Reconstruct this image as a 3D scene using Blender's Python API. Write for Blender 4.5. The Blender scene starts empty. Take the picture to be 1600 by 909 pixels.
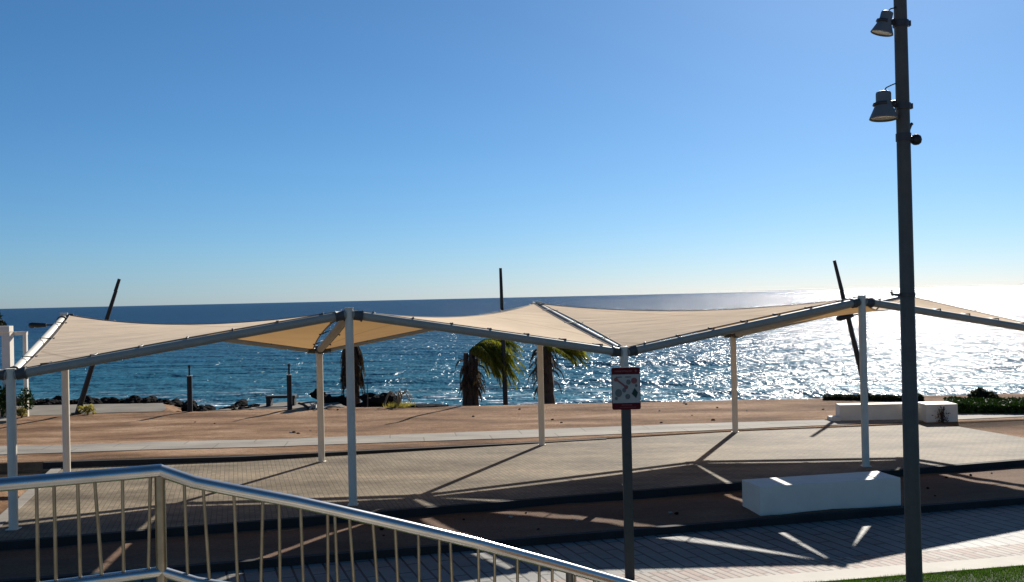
import bpy, bmesh, math, random
from mathutils import Vector, Matrix, noise as mnoise

random.seed(7)
R = math.radians
SC = bpy.context.scene
COL = SC.collection

# ------------------------------------------------------------------ helpers
class MB:
    """collects shapes, links them as ONE mesh object"""
    def __init__(self):
        self.v = []; self.f = []; self.smooth = []
    def add(self, vs, fs, smooth=False):
        o = len(self.v)
        self.v += [tuple(p) for p in vs]
        self.f += [tuple(i + o for i in f) for f in fs]
        self.smooth += [smooth] * len(fs)
    def box(self, x0, x1, y0, y1, z0, z1, M=None):
        vs = [Vector(p) for p in ((x0,y0,z0),(x1,y0,z0),(x1,y1,z0),(x0,y1,z0),(x0,y0,z1),(x1,y0,z1),(x1,y1,z1),(x0,y1,z1))]
        if M: vs = [M @ p for p in vs]
        self.add(vs, [(0,3,2,1),(4,5,6,7),(0,1,5,4),(1,2,6,5),(2,3,7,6),(3,0,4,7)])
    def tube(self, pts, rad, n=12, cap=True, smooth=True, sx=1.0):
        pts = [Vector(p) for p in pts]
        if not hasattr(rad, '__len__'): rad = [rad] * len(pts)
        vs = []; prev = None
        for i, p in enumerate(pts):
            if i == 0: t = pts[1] - p
            elif i == len(pts) - 1: t = p - pts[i-1]
            else: t = (pts[i+1] - p).normalized() + (p - pts[i-1]).normalized()
            t.normalize()
            if prev is None:
                a = Vector((0,0,1)) if abs(t.z) < .9 else Vector((0,1,0))
                u = t.cross(a).normalized()
            else:
                u = (prev - t * prev.dot(t)).normalized()
            prev = u; w = t.cross(u)
            for k in range(n):
                an = 2 * math.pi * k / n
                vs.append(p + (u * math.cos(an) * sx + w * math.sin(an)) * rad[i])
        fs = []
        m = len(pts)
        for i in range(m - 1):
            for k in range(n):
                a = i*n + k; b = i*n + (k+1) % n
                fs.append((a, b, b + n, a + n))
        self.add(vs, fs, smooth)
        if cap:
            self.add(vs[:n], [tuple(range(n))[::-1]]); self.add(vs[-n:], [tuple(range(n))])
    def lathe(self, prof, M, n=24):
        """prof: (r, z) list turned about the local z axis"""
        vs = []
        for r, z in prof:
            for k in range(n):
                an = 2*math.pi*k/n
                vs.append(M @ Vector((r*math.cos(an), r*math.sin(an), z)))
        fs = []
        for i in range(len(prof)-1):
            for k in range(n):
                a = i*n+k; b = i*n+(k+1) % n
                fs.append((a, b, b+n, a+n))
        self.add(vs, fs, True)
    def prism(self, poly, z0, z1):
        n = len(poly)
        z0f = z0 if callable(z0) else (lambda x, y: z0)
        z1f = z1 if callable(z1) else (lambda x, y: z1)
        vs = [(x, y, z0f(x, y)) for x, y in poly] + [(x, y, z1f(x, y)) for x, y in poly]
        self.add(vs, [tuple(range(n))[::-1], tuple(range(n, 2*n))] + [(i, (i+1) % n, (i+1) % n + n, i + n) for i in range(n)])
    def build(self, name, mat, parent=None, bevel=0, loc=None):
        me = bpy.data.meshes.new(name)
        vs = self.v
        if loc is not None:
            vs = [(x-loc[0], y-loc[1], z-loc[2]) for x, y, z in vs]
        me.from_pydata(vs, [], self.f)
        me.polygons.foreach_set('use_smooth', self.smooth)
        me.materials.append(mat); me.update()
        o = bpy.data.objects.new(name, me); COL.objects.link(o)
        if parent: o.parent = parent
        if loc is not None: o.location = loc
        if bevel:
            b = o.modifiers.new('bevel', 'BEVEL'); b.width = bevel; b.segments = 2; b.limit_method = 'ANGLE'; b.angle_limit = R(50)
        return o

def tag(o, label=None, cat=None, group=None, kind=None):
    if label: o['label'] = label
    if cat: o['category'] = cat
    if group: o['group'] = group
    if kind: o['kind'] = kind
    return o
def empty(name, loc, label, cat, group=None, rz=0):
    o = bpy.data.objects.new(name, None); COL.objects.link(o)
    o.location = loc; o.rotation_euler = (0, 0, rz); o.empty_display_size = .2
    return tag(o, label, cat, group)
def copy_tree(o, parent=None):
    c = o.copy(); COL.objects.link(c)
    if parent: c.parent = parent
    for ch in list(o.children): copy_tree(ch, c)
    return c
def structure(o): o['kind'] = 'structure'; return o
def sm(t): t = max(0., min(1., t)); return t*t*(3-2*t)
def lerp_table(tab, x):
    if x <= tab[0][0]: return tab[0][1]
    for (a, ya), (b, yb) in zip(tab, tab[1:]):
        if x <= b: return ya + (yb-ya)*(x-a)/(b-a)
    return tab[-1][1]

# ------------------------------------------------------------------ materials
def new_mat(name):
    m = bpy.data.materials.new(name); m.use_nodes = True
    nt = m.node_tree
    return m, nt, nt.nodes['Principled BSDF']
def N(nt, t, **kw):
    n = nt.nodes.new(t)
    for k, v in kw.items():
        if k in n.inputs: n.inputs[k].default_value = v
        else: setattr(n, k, v)
    return n
def coords(nt, rot=0, scale=(1,1,1)):
    tc = N(nt, 'ShaderNodeTexCoord'); mp = N(nt, 'ShaderNodeMapping')
    mp.inputs['Rotation'].default_value = (0, 0, rot); mp.inputs['Scale'].default_value = scale
    nt.links.new(tc.outputs['Object'], mp.inputs['Vector'])
    return mp.outputs['Vector']
def ramp(nt, fac, stops):
    r = N(nt, 'ShaderNodeValToRGB'); e = r.color_ramp.elements
    while len(e) < len(stops): e.new(.5)
    for el, (p, c) in zip(e, stops): el.position = p; el.color = (*c, 1)
    nt.links.new(fac, r.inputs['Fac']); return r.outputs['Color']
def mixc(nt, fac, a, b, mode='MIX'):
    n = N(nt, 'ShaderNodeMix', data_type='RGBA', blend_type=mode)
    for sock, val in ((n.inputs[0], fac), (n.inputs[6], a), (n.inputs[7], b)):
        if hasattr(val, 'links'): nt.links.new(val, sock)
        elif isinstance(val, (int, float)): sock.default_value = val
        else: sock.default_value = (*val, 1)
    return n.outputs[2]
def noise(nt, vec, scale, detail=4, rough=.55):
    n = N(nt, 'ShaderNodeTexNoise'); n.inputs['Scale'].default_value = scale
    n.inputs['Detail'].default_value = detail; n.inputs['Roughness'].default_value = rough
    nt.links.new(vec, n.inputs['Vector']); return n.outputs['Fac']
def bump(nt, bsdf, h, strength=.3, dist=.02, normal=None):
    b = N(nt, 'ShaderNodeBump'); b.inputs['Strength'].default_value = strength; b.inputs['Distance'].default_value = dist
    nt.links.new(h, b.inputs['Height'])
    if normal: nt.links.new(normal, b.inputs['Normal'])
    if bsdf: nt.links.new(b.outputs['Normal'], bsdf.inputs['Normal'])
    return b.outputs['Normal']
def simple(name, c, rough=.5, metal=0., var=.12, scale=6., bstr=.15, bdist=.005, spec=.5, stretch=(1,1,1)):
    m, nt, b = new_mat(name)
    v = coords(nt, 0, stretch)
    f = noise(nt, v, scale, 5)
    lo = tuple(x*(1-var) for x in c); hi = tuple(min(1, x*(1+var)) for x in c)
    nt.links.new(ramp(nt, f, [(.3, lo), (.7, hi)]), b.inputs['Base Color'])
    b.inputs['Roughness'].default_value = rough; b.inputs['Metallic'].default_value = metal
    b.inputs['Specular IOR Level'].default_value = spec
    if bstr: bump(nt, b, noise(nt, v, scale*6, 3), bstr, bdist)
    return m
def two_tone(name, stops, scale, rough=.9, bscale=30, bstr=.5, bdist=.03, spec=.2, fine=None):
    """soil / sand: big patches mixed with fine grain"""
    m, nt, b = new_mat(name); v = coords(nt)
    big = noise(nt, coords(nt, .26, (.35, 1, 1)), scale, 6, .6)
    c = ramp(nt, big, stops)
    fg = noise(nt, v, fine or 18, 6, .7)
    c = mixc(nt, .55, c, ramp(nt, fg, [(.32, (.55,.52,.5)), (.5, (.95,.95,.95)), (.68, (1.35,1.32,1.28))]), 'MULTIPLY')
    nt.links.new(c, b.inputs['Base Color']); b.inputs['Roughness'].default_value = rough
    b.inputs['Specular IOR Level'].default_value = spec
    bump(nt, b, noise(nt, v, bscale, 6, .7), bstr, bdist)
    return m
def pavers(name, c1, c2, cm, bw, rh, rot, mortar=.02, rough=.75, spec=.35, patch=.35, offset=.5, bstr=.5, bias=0.):
    m, nt, b = new_mat(name); v = coords(nt, rot)
    br = N(nt, 'ShaderNodeTexBrick'); br.offset = offset
    nt.links.new(v, br.inputs['Vector'])
    for k, val in (('Color1', (*c1,1)), ('Color2', (*c2,1)), ('Mortar', (*cm,1)), ('Scale', 1.), ('Mortar Size', mortar), ('Mortar Smooth', .2), ('Bias', bias), ('Brick Width', bw), ('Row Height', rh)):
        br.inputs[k].default_value = val
    p = noise(nt, coords(nt, .26, (.4, 1, 1)), .8, 6, .65)
    c = mixc(nt, patch, br.outputs['Color'], ramp(nt, p, [(.36, (.55,.53,.51)), (.5, (1,1,1)), (.64, (1.45,1.42,1.37))]), 'MULTIPLY')
    g = noise(nt, v, 25, 5, .7)
    c = mixc(nt, .4, c, ramp(nt, g, [(.3, (.65,.65,.65)), (.7, (1.3,1.3,1.3))]), 'MULTIPLY')
    nt.links.new(c, b.inputs['Base Color']); b.inputs['Roughness'].default_value = rough
    b.inputs['Specular IOR Level'].default_value = spec
    inv = N(nt, 'ShaderNodeMath', operation='MULTIPLY_ADD'); inv.inputs[1].default_value = -1; inv.inputs[2].default_value = 1
    nt.links.new(br.outputs['Fac'], inv.inputs[0])
    add = N(nt, 'ShaderNodeMath', operation='MULTIPLY_ADD'); add.inputs[1].default_value = .5
    nt.links.new(g, add.inputs[0]); nt.links.new(inv.outputs[0], add.inputs[2])
    bump(nt, b, add.outputs[0], bstr, .008)
    return m
def fabric(name, c):
    m, nt, b = new_mat(name); out = nt.nodes['Material Output']
    v = coords(nt); f = noise(nt, v, 1.3, 5, .6)
    col = ramp(nt, f, [(.3, tuple(x*.93 for x in c)), (.7, tuple(min(1, x*1.05) for x in c))])
    wt = N(nt, 'ShaderNodeTexWave', wave_type='BANDS', bands_direction='DIAGONAL', wave_profile='SAW'); wt.inputs['Scale'].default_value = .14; wt.inputs['Distortion'].default_value = .15; wt.inputs['Detail'].default_value = 1; nt.links.new(v, wt.inputs['Vector'])
    col = mixc(nt, 1., col, ramp(nt, wt.outputs['Fac'], [(0, (.84,.82,.8)), (.022, (.84,.82,.8)), (.03, (1,1,1)), (1, (1,1,1))]), 'MULTIPLY')
    wv = noise(nt, v, 160, 2); wr = noise(nt, coords(nt, .6, (.5, 2.2, 1)), 1.6, 3, .5)
    d = N(nt, 'ShaderNodeBsdfDiffuse'); t = N(nt, 'ShaderNodeBsdfTranslucent')
    nt.links.new(col, d.inputs['Color']); 
    nt.links.new(mixc(nt, 1., col, (.66, .46, .23), 'MULTIPLY'), t.inputs['Color'])
    nrm = bump(nt, None, wv, .25, .004, bump(nt, None, wr, .5, .05))
    nt.links.new(nrm, d.inputs['Normal'])
    mx = N(nt, 'ShaderNodeMixShader'); mx.inputs[0].default_value = .24
    nt.links.new(d.outputs[0], mx.inputs[1]); nt.links.new(t.outputs[0], mx.inputs[2])
    nt.links.new(mx.outputs[0], out.inputs['Surface'])
    return m
def leaf_mat(name, c1, c2, trans=.35, scale=2.5):
    m, nt, b = new_mat(name); out = nt.nodes['Material Output']
    f = noise(nt, coords(nt), scale, 4)
    col = ramp(nt, f, [(.35, c1), (.65, c2)])
    nt.links.new(col, b.inputs['Base Color']); b.inputs['Roughness'].default_value = .65; b.inputs['Specular IOR Level'].default_value = .15
    t = N(nt, 'ShaderNodeBsdfTranslucent'); nt.links.new(mixc(nt, 1., col, (1.5,1.5,.6), 'MULTIPLY'), t.inputs['Color'])
    mx = N(nt, 'ShaderNodeMixShader'); mx.inputs[0].default_value = trans
    nt.links.new(b.outputs[0], mx.inputs[1]); nt.links.new(t.outputs[0], mx.inputs[2])
    nt.links.new(mx.outputs[0], out.inputs['Surface'])
    return m

U_ANG = math.atan2(.27, .963)
M = {}
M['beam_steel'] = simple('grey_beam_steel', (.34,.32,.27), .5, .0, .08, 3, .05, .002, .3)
M['canopy_steel'] = simple('painted_steel', (.70,.64,.53), .5, .0, .07, 3, .05, .002, .3)
M['galv'] = simple('galvanised_steel', (.085,.083,.077), .55, .0, .14, 5, .08, .002, .3)
M['dark_plate'] = simple('dark_plate', (.05,.05,.055), .5, .3)
M['sail'] = fabric('sail_cloth', (.87,.70,.515))
M['hem'] = simple('hem_rope', (.22,.17,.12), .8)
M['hook'] = simple('hook_iron', (.045,.045,.045), .5, .4)
M['inox'] = simple('stainless_steel', (.55,.535,.50), .24, 1., .1, 8, .03, .0006)
M['inox_bar'] = simple('stainless_bar', (.28,.25,.185), .32, 1., .2, 14, .08, .001)
M['paving'] = pavers('platform_pavers', (.215,.177,.124), (.172,.141,.10), (.122,.10,.074), .20, .10, -U_ANG + R(90), .008, .75, .06, .8)
M['walk'] = pavers('walkway_slabs', (0.20,0.189,0.167), (0.17,0.161,0.145), (0.05,0.044,0.038), .95, .25, -U_ANG + R(87), .02, .7, .3, .45, .5, .6)
M['pink'] = pavers('pink_band_pavers', (.31,.265,.215), (.24,.14,.105), (.11,.075,.055), .72, .13, -U_ANG + R(80), .02, .75, .3, .45, .5, .6)
M['cream'] = simple('cream_kerb_stone', (0.4,0.36,0.288), .8, 0, .1, 2.5, .3, .006)
M['concrete'] = simple('concrete', (0.32,0.296,0.264), .85, 0, .12, 1.6, .35, .008)
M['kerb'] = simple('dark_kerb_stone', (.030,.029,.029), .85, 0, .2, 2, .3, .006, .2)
M['white_paint'] = simple('white_render', (.80,.725,.61), .65, 0, .06, 2.2, .2, .004, .2)
M['soil'] = two_tone('red_brown_soil', [(.3,(0.105,0.058,0.034)),(.5,(0.150,0.087,0.052)),(.7,(0.195,0.120,0.075))], .9, .95, 45, .6, .03)
M['sand'] = two_tone('tan_gravel', [(.38,(.135,.071,.036)),(.47,(.222,.125,.066)),(.54,(.275,.162,.09)),(.64,(.385,.246,.15))], .7, .95, 30, .8, .06, .1, 6)
M['path'] = pavers('pale_path', (.265,.24,.20), (.245,.22,.185), (.17,.15,.12), 1.9, 2.6, -R(7), .02, .85, .15, .5)
M['prom'] = simple('promenade_concrete', (.185,.165,.135), .9, 0, .18, 1.1, .3, .006, .1)
M['turf'] = two_tone('lawn_soil', [(.3,(.03,.05,.012)),(.7,(.05,.075,.02))], 3, .9)
M['grass'] = leaf_mat('grass_blade', (.035,.085,.012), (.075,.14,.025), .3, 1.2)
M['rock'] = simple('black_lava_rock', (.011,.010,.0095), .95, 0, .5, 3, .9, .06, .08)
M['bark'] = simple('palm_bark', (.06,.042,.03), .9, 0, .4, 8, .6, .03)
M['dead'] = leaf_mat('dead_frond', (.05,.030,.020), (.13,.085,.055), .2)
M['palm'] = leaf_mat('palm_frond', (.07,.09,.015), (.21,.20,.035), .5)
M['hedge_leaf'] = leaf_mat('hedge_leaf', (.012,.03,.006), (.035,.07,.012), .1, 6)
M['dark_leaf'] = leaf_mat('dark_leaf', (.012,.016,.007), (.03,.035,.015), .1, 6)
M['dry'] = leaf_mat('dry_grass', (.25,.20,.07), (.38,.33,.12), .3, 6)
M['wood_dry'] = simple('bleached_wood', (.42,.38,.32), .8)
M['black'] = simple('black_metal', (.018,.018,.018), .5, .2)
M['black_wood'] = simple('black_wood', (.015,.014,.013), .7)
M['sign_red'] = simple('sign_red', (.10,.006,.012), .6, 0, .08, 30, 0, 0, .15)
M['sign_white'] = simple('sign_white', (.36,.35,.34), .6, 0, .05, 30, 0, 0, .15)
M['sign_grey'] = simple('sign_grey', (.125,.135,.14), .6, 0, .15, 30, 0, 0, .1)
M['sign_pink'] = simple('sign_pink', (.22,.085,.085), .6, 0, .1, 30, 0, 0, .1)
M['sign_green'] = simple('sign_green', (.018,.045,.042), .6, 0, .1, 30, 0, 0, .1)
M['lens'] = simple('lamp_glass', (.25,.22,.18), .15, 0, .05, 5, 0)
M['lamp_grey'] = simple('lamp_housing', (.15,.155,.155), .5, .1, .08, 5, .03, .002)

# ------------------------------------------------------------------ camera: on the raised terrace, eye 4 m above the paved platform
cam = bpy.data.cameras.new('camera'); co = bpy.data.objects.new('camera', cam); COL.objects.link(co)
cam.sensor_width = 36; cam.lens = 34.92; cam.clip_start = .05; cam.clip_end = 90000
co.location = (.089, 0, 4.0); co.rotation_euler = (R(90.34), R(1.27), 0)
SC.camera = co

# ------------------------------------------------------------------ light
SUN_EL, SUN_AZ = R(27.8), R(22.2)       # to the right of the view direction (+Y)
w = bpy.data.worlds.new('World'); SC.world = w; w.use_nodes = True
nt = w.node_tree; bg = nt.nodes['Background']
sky = nt.nodes.new('ShaderNodeTexSky'); sky.sky_type = 'NISHITA'; sky.sun_disc = False
sky.sun_elevation = SUN_EL; sky.sun_rotation = SUN_AZ
sky.altitude = 0; sky.air_density = .8; sky.dust_density = .25; sky.ozone_density = 10.0
hs = nt.nodes.new('ShaderNodeHueSaturation'); hs.inputs['Hue'].default_value = .490; hs.inputs['Saturation'].default_value = 1.02; hs.inputs['Value'].default_value = 1.06
nt.links.new(sky.outputs[0], hs.inputs['Color']); nt.links.new(hs.outputs[0], bg.inputs['Color']); bg.inputs['Strength'].default_value = .05
sl = bpy.data.lights.new('sun', 'SUN'); sl.energy = 5.0; sl.angle = R(.5); sl.color = (1., .95, .87)
so = bpy.data.objects.new('sun', sl); COL.objects.link(so)
sd = Vector((math.sin(SUN_AZ)*math.cos(SUN_EL), math.cos(SUN_AZ)*math.cos(SUN_EL), math.sin(SUN_EL)))
so.rotation_euler = sd.to_track_quat('Z', 'Y').to_euler(); so.location = (20, 50, 30)
SC.view_settings.view_transform = 'Standard'; SC.view_settings.look = 'None'
SC.view_settings.exposure = 0.7; SC.view_settings.gamma = 1.0
SC.cycles.max_bounces = 6; SC.cycles.diffuse_bounces = 2; SC.cycles.glossy_bounces = 3; SC.cycles.use_denoising = True; SC.cycles.use_adaptive_sampling = False
SC.cycles.sample_clamp_indirect = 1.0

# ------------------------------------------------------------------ lie of the land (metres; platform top is z = 0)
def y_front(x): return 19.68 + .284*x
def y_far(x):
    return lerp_table([(-60, 21.5), (-30, 23.0), (-11.6, 24.85), (-6.85, 25.3), (6.4, 28.6), (12.7, 29.35), (16, 29.8), (60, 40)], x)
def step(x): return max(.012, min(.13, .015 + (.86-x)*.0105))
def y_crest(x):
    return lerp_table([(-40, 41), (-14.2, 40.6), (-12.9, 37.3), (-11.4, 37.2), (-9.2, 39.9), (-7.0, 39.8), (-6.2, 37.2), (0, 37), (60, 37)], x)
def along(x, y): return x*.963 + y*.27
def y_kerb(x): return 17.48 + .245*(x-2.25)
def y_grass(x): return 14.55 + .19*(x-4.7)
def gz(x, y):
    """height of the gravel ground beyond the platform"""
    yf, yc = y_far(x), y_crest(x)
    if y <= yc:
        t = (y-yf)/(yc-yf)
        h = step(x)*(1-sm(t*1.6)) + .03*sm(t*2)*mnoise.noise(Vector((x*.25, y*.5, 0)))
        if t > .35: h += .05*sm((t-.35)*3)*mnoise.noise(Vector((x*.5, y*.9, 3)))*(1-sm((t-.8)*5))
        return h
    d = y-yc
    return -.02 - .125*d - 2.2*sm((d-5.5)/6)
g = MB()
xs = [-400,-200,-100,-60,-45] + [-34 + .4*i for i in range(171)] + [45,60,100,200,400]
rows = []
for x in xs:
    col = []
    s_lo = along(x, y_far(x))
    inside = sm((s_lo + 4.35 - .55)/.2) * sm((20.1 - .55 - s_lo)/.2)
    lvl = -.3*inside + -.02*(1-inside)
    yf, yc = y_far(x), y_crest(x)
    for y, z in ((-400,-.3), (-40,-.3), (0,-.3), (10,-.3), (y_kerb(x)+.1,-.3), (y_kerb(x)+.14,-.17), (y_front(x)-.2,-.17), (y_front(x)+.30,-.17), (y_front(x)+.34, lvl), (y_front(x)+2.5, lvl), (yf-2.5, lvl), (yf-.02, lvl)):
        col.append((x, y, z))
    for k in range(26):
        y = yf + .002 + (yc-yf-.002)*k/25; col.append((x, y, gz(x, y)))
    for dd in (.4,.8,1.3,2,3,4,5,5.8,6.6,7.5,8.5,10,12,15,22): col.append((x, yc+dd, gz(x, yc+dd)))
    rows.append(col)
nr = len(rows[0])
g.add([p for c in rows for p in c], [(i*nr+j, (i+1)*nr+j, (i+1)*nr+j+1, i*nr+j+1) for i in range(len(xs)-1) for j in range(nr-1)], True)
structure(g.build('ground', M['sand']))

# planted bed of red-brown soil between kerb and platform
b = MB(); bx = [-30 + .35*i for i in range(190)]; nb = 12; vs = []
for x in bx:
    y0, y1 = y_kerb(x)+.06, y_front(x)-.10
    for j in range(nb):
        y = y0+(y1-y0)*j/(nb-1)
        vs.append((x, y, -.15 + .035*mnoise.noise(Vector((x*.6, y*.9, 5))) + .015*mnoise.noise(Vector((x*2.1, y*2.5, 9)))))
b.add(vs, [(i*nb+j, (i+1)*nb+j, (i+1)*nb+j+1, i*nb+j+1) for i in range(len(bx)-1) for j in range(nb-1)], True)
structure(b.build('planting_bed', M['soil']))

# paved platform: its ends are square to the canopy
def on_edge(f, s):
    x = 0.
    for _ in range(40): x = (s - .27*f(x))/.963
    return x, f(x)
def edge_run(f, s0, s1, n): return [on_edge(f, s0 + (s1-s0)*i/n) for i in range(n+1)]
S0, S1 = -4.35, 20.1
p = MB(); p.prism(edge_run(y_front, S0+.25, S1, 14) + edge_run(y_far, S0+.25, S1, 14)[::-1], -.45, 0.)
structure(p.build('paved_platform', M['paving']))
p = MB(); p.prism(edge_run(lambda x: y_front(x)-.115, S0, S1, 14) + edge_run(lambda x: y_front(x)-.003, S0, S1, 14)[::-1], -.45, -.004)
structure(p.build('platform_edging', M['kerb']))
p = MB(); p.prism([on_edge(y_front, S0), on_edge(y_front, S0+.245), on_edge(lambda x: y_far(x)-.01, S0+.245), on_edge(lambda x: y_far(x)-.01, S0)], -.45, .012)
structure(p.build('platform_coping', M['path']))
# low retaining edge along the back of the platform, fading out to the right
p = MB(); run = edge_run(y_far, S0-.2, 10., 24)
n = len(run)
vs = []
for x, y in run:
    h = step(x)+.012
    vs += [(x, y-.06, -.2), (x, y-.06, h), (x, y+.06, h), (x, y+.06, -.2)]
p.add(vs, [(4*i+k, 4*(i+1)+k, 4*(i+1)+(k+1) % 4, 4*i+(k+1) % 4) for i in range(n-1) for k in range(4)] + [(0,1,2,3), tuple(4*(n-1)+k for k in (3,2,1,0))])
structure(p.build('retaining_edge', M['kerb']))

# walkway in front of the bed: kerb, slabs, pinkish band, cream edging, lawn
def strip(name, f0, f1, z, mat, x0=-40, x1=40, n=40, thick=.06):
    m = MB(); X = [x0+(x1-x0)*i/n for i in range(n+1)]
    m.prism([(x, f0(x)) for x in X] + [(x, f1(x)) for x in X[::-1]], z-thick, z)
    return structure(m.build(name, mat))
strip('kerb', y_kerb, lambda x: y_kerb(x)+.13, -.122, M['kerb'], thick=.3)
strip('walkway', lambda x: y_grass(x)+1.16, lambda x: y_kerb(x)-.003, -.25, M['walk'])
strip('paver_band', lambda x: y_grass(x)+.50, lambda x: y_grass(x)+1.157, -.247, M['pink'])
strip('edging', y_grass, lambda x: y_grass(x)+.497, -.243, M['cream'])
lawn = MB(); lawn.prism([(-40,4.5),(40,4.5),(40,y_grass(40)-.004),(-40,y_grass(-40)-.004)], -.29, -.262)
structure(lawn.build('lawn', M['turf']))
gr = MB(); rnd = random.Random(3)
for _ in range(110000):
    x = rnd.uniform(1.5, 19); y = y_grass(x) - .015 - 3.2*rnd.random()**1.5
    if y < 11.0: continue
    h = rnd.uniform(.022, .055)*(1 + .5*mnoise.noise(Vector((x*2.2, y*2.2, 0)))); a = rnd.uniform(0, 6.28); ww = rnd.uniform(.003, .006)
    lx, ly = rnd.gauss(0,.018), rnd.gauss(0,.018)
    gr.add([(x-ww*math.cos(a), y-ww*math.sin(a), -.263), (x+ww*math.cos(a), y+ww*math.sin(a), -.263), (x+lx, y+ly, -.262+h)], [(0,1,2)])
tag(gr.build('grass', M['grass']), 'short green lawn grass along the cream edging at lower right', 'grass', kind='stuff')

# pale footpath across the gravel, and pale promenade slabs by the shore
def drape(name, f0, f1, mat, x0, x1, n, m=5, dz=.016):
    k = MB(); vs = []
    for i in range(n+1):
        x = x0+(x1-x0)*i/n
        for j in range(m):
            y = f0(x)+(f1(x)-f0(x))*j/(m-1) + (.05*mnoise.noise(Vector((x*1.9, j*3., 1))) if j in (0, m-1) else 0); vs.append((x, y, gz(x, y)+dz))
    k.add(vs, [(i*m+j, (i+1)*m+j, (i+1)*m+j+1, i*m+j+1) for i in range(n) for j in range(m-1)], True)
    # a thin skirt so that the slab has an edge
    e = len(vs); lo = [(x, y, z-.03) for (x, y, z) in vs]
    for i in range(n):
        for j in (0, m-1):
            a, bq = i*m+j, (i+1)*m+j
            k.add([vs[a], vs[bq], lo[bq], lo[a]], [(0,1,2,3)])
    return structure(k.build(name, mat))
PLO = [(-40, 23.0), (-13.6, 26.4), (-6.97, 26.95), (-1.1, 27.85), (4.4, 28.62), (9.5, 29.35), (24, 31.6)]
PHI = [(-40, 25.2), (-14.6, 28.15), (-7.4, 28.5), (-1.1, 29.6), (4.7, 30.3), (9.7, 30.6), (24, 33.0)]
drape('footpath', lambda x: lerp_table(PLO, x), lambda x: lerp_table(PHI, x), M['path'], -38, 24, 150)
drape('promenade', lambda x: 36.9 + .05*(x+22), lambda x: y_crest(x)-.1, M['prom'], -34, -13.2, 60)
drape('slab', lambda x: 37.25, lambda x: max(37.3, y_crest(x)-.1), M['prom'], -11.3, -6.3, 30)

# the sea, two metres below the platform
m, nt, bs = new_mat('sea_water')
v1 = coords(nt, .25, (.42, 1, 1)); v2 = coords(nt, -.2, (.6, 1, 1))
h1 = noise(nt, v1, .16, 3, .5); h2 = noise(nt, v2, .75, 4, .6); h3 = noise(nt, coords(nt, .05, (1, .4, 1)), 3.2, 2, .5); h4 = noise(nt, coords(nt, -.04, (1, .38, 1)), 1.2, 2, .5); h5 = noise(nt, coords(nt, .02, (1, .5, 1)), .36, 2, .5)
n1 = bump(nt, None, h1, 1., 2.2, bump(nt, None, h5, 1., .8)); n2 = bump(nt, None, h2, 1., .5, n1); n3 = bump(nt, None, h4, 1., .40, bump(nt, None, h3, 1., .13, n2))
dif = N(nt, 'ShaderNodeBsdfDiffuse'); gl = N(nt, 'ShaderNodeBsdfGlossy'); fre = N(nt, 'ShaderNodeFresnel')
for q in (dif, gl, fre): nt.links.new(n3, q.inputs['Normal'])
geo = N(nt, 'ShaderNodeNewGeometry'); sep = N(nt, 'ShaderNodeSeparateXYZ'); nt.links.new(geo.outputs['Position'], sep.inputs[0])
near = N(nt, 'ShaderNodeMapRange'); near.inputs['From Min'].default_value = 50; near.inputs['From Max'].default_value = 260
nt.links.new(sep.outputs['Y'], near.inputs['Value'])
deep = ramp(nt, near.outputs[0], [(0, (.022,.100,.140)), (.3, (.013,.073,.125)), (1, (.006,.038,.092))])
# foam on the breaking crests close to the shore
fo = noise(nt, coords(nt, .1, (.35, 1, 1)), 1.1, 6, .7)
fr = ramp(nt, fo, [(.54, (0,0,0)), (.64, (1,1,1))])
fm = N(nt, 'ShaderNodeMapRange'); fm.inputs['From Min'].default_value = 72; fm.inputs['From Max'].default_value = 57
nt.links.new(sep.outputs['Y'], fm.inputs['Value'])
ff = N(nt, 'ShaderNodeMath', operation='MULTIPLY'); nt.links.new(fr, ff.inputs[0]); nt.links.new(fm.outputs[0], ff.inputs[1])
nt.links.new(mixc(nt, ff.outputs[0], deep, (.75,.78,.8)), dif.inputs['Color'])
gl.inputs['Roughness'].default_value = .17; fre.inputs['IOR'].default_value = 1.33
fs = N(nt, 'ShaderNodeMath', operation='MULTIPLY'); fs.inputs[1].default_value = .36; nt.links.new(fre.outputs[0], fs.inputs[0])
mx = N(nt, 'ShaderNodeMixShader'); nt.links.new(fs.outputs[0], mx.inputs[0]); nt.links.new(dif.outputs[0], mx.inputs[1]); nt.links.new(gl.outputs[0], mx.inputs[2])
nt.links.new(mx.outputs[0], nt.nodes['Material Output'].inputs['Surface'])
s = MB()
GX, GY = [-90 + 1.25*i for i in range(169)], [40 + .45*i for i in range(245)]
def swell(x, y):
    env = sm((y-44)/6)*sm((148-y)/70)*sm((x+89)/12)*sm((119-x)/12)
    ph = (y + .10*x + 5*mnoise.noise(Vector((x*.022, y*.03, 2))))/8.5
    c = (.5+.5*math.sin(2*math.pi*ph))**2.2
    amp = .30*max(0, .45 + 1.1*mnoise.noise(Vector((x*.045, math.floor(ph)*3.7, 8))))
    return env*(amp*c + .10*mnoise.noise(Vector((x*.16, y*.4, 4))))
ny = len(GY)
s.add([(x, y, -2 + swell(x, y)) for x in GX for y in GY], [(i*ny+j, (i+1)*ny+j, (i+1)*ny+j+1, i*ny+j+1) for i in range(len(GX)-1) for j in range(ny-1)], True)
x0, x1, y0, y1 = GX[0], GX[-1], GY[0], GY[-1]
for q in ((-60000,x0,y0,60000), (x1,60000,y0,60000), (x0,x1,y1,60000)):
    s.add([(q[0],q[2],-2),(q[1],q[2],-2),(q[1],q[3],-2),(q[0],q[3],-2)], [(0,1,2,3)])
structure(s.build('sea', m))

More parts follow.
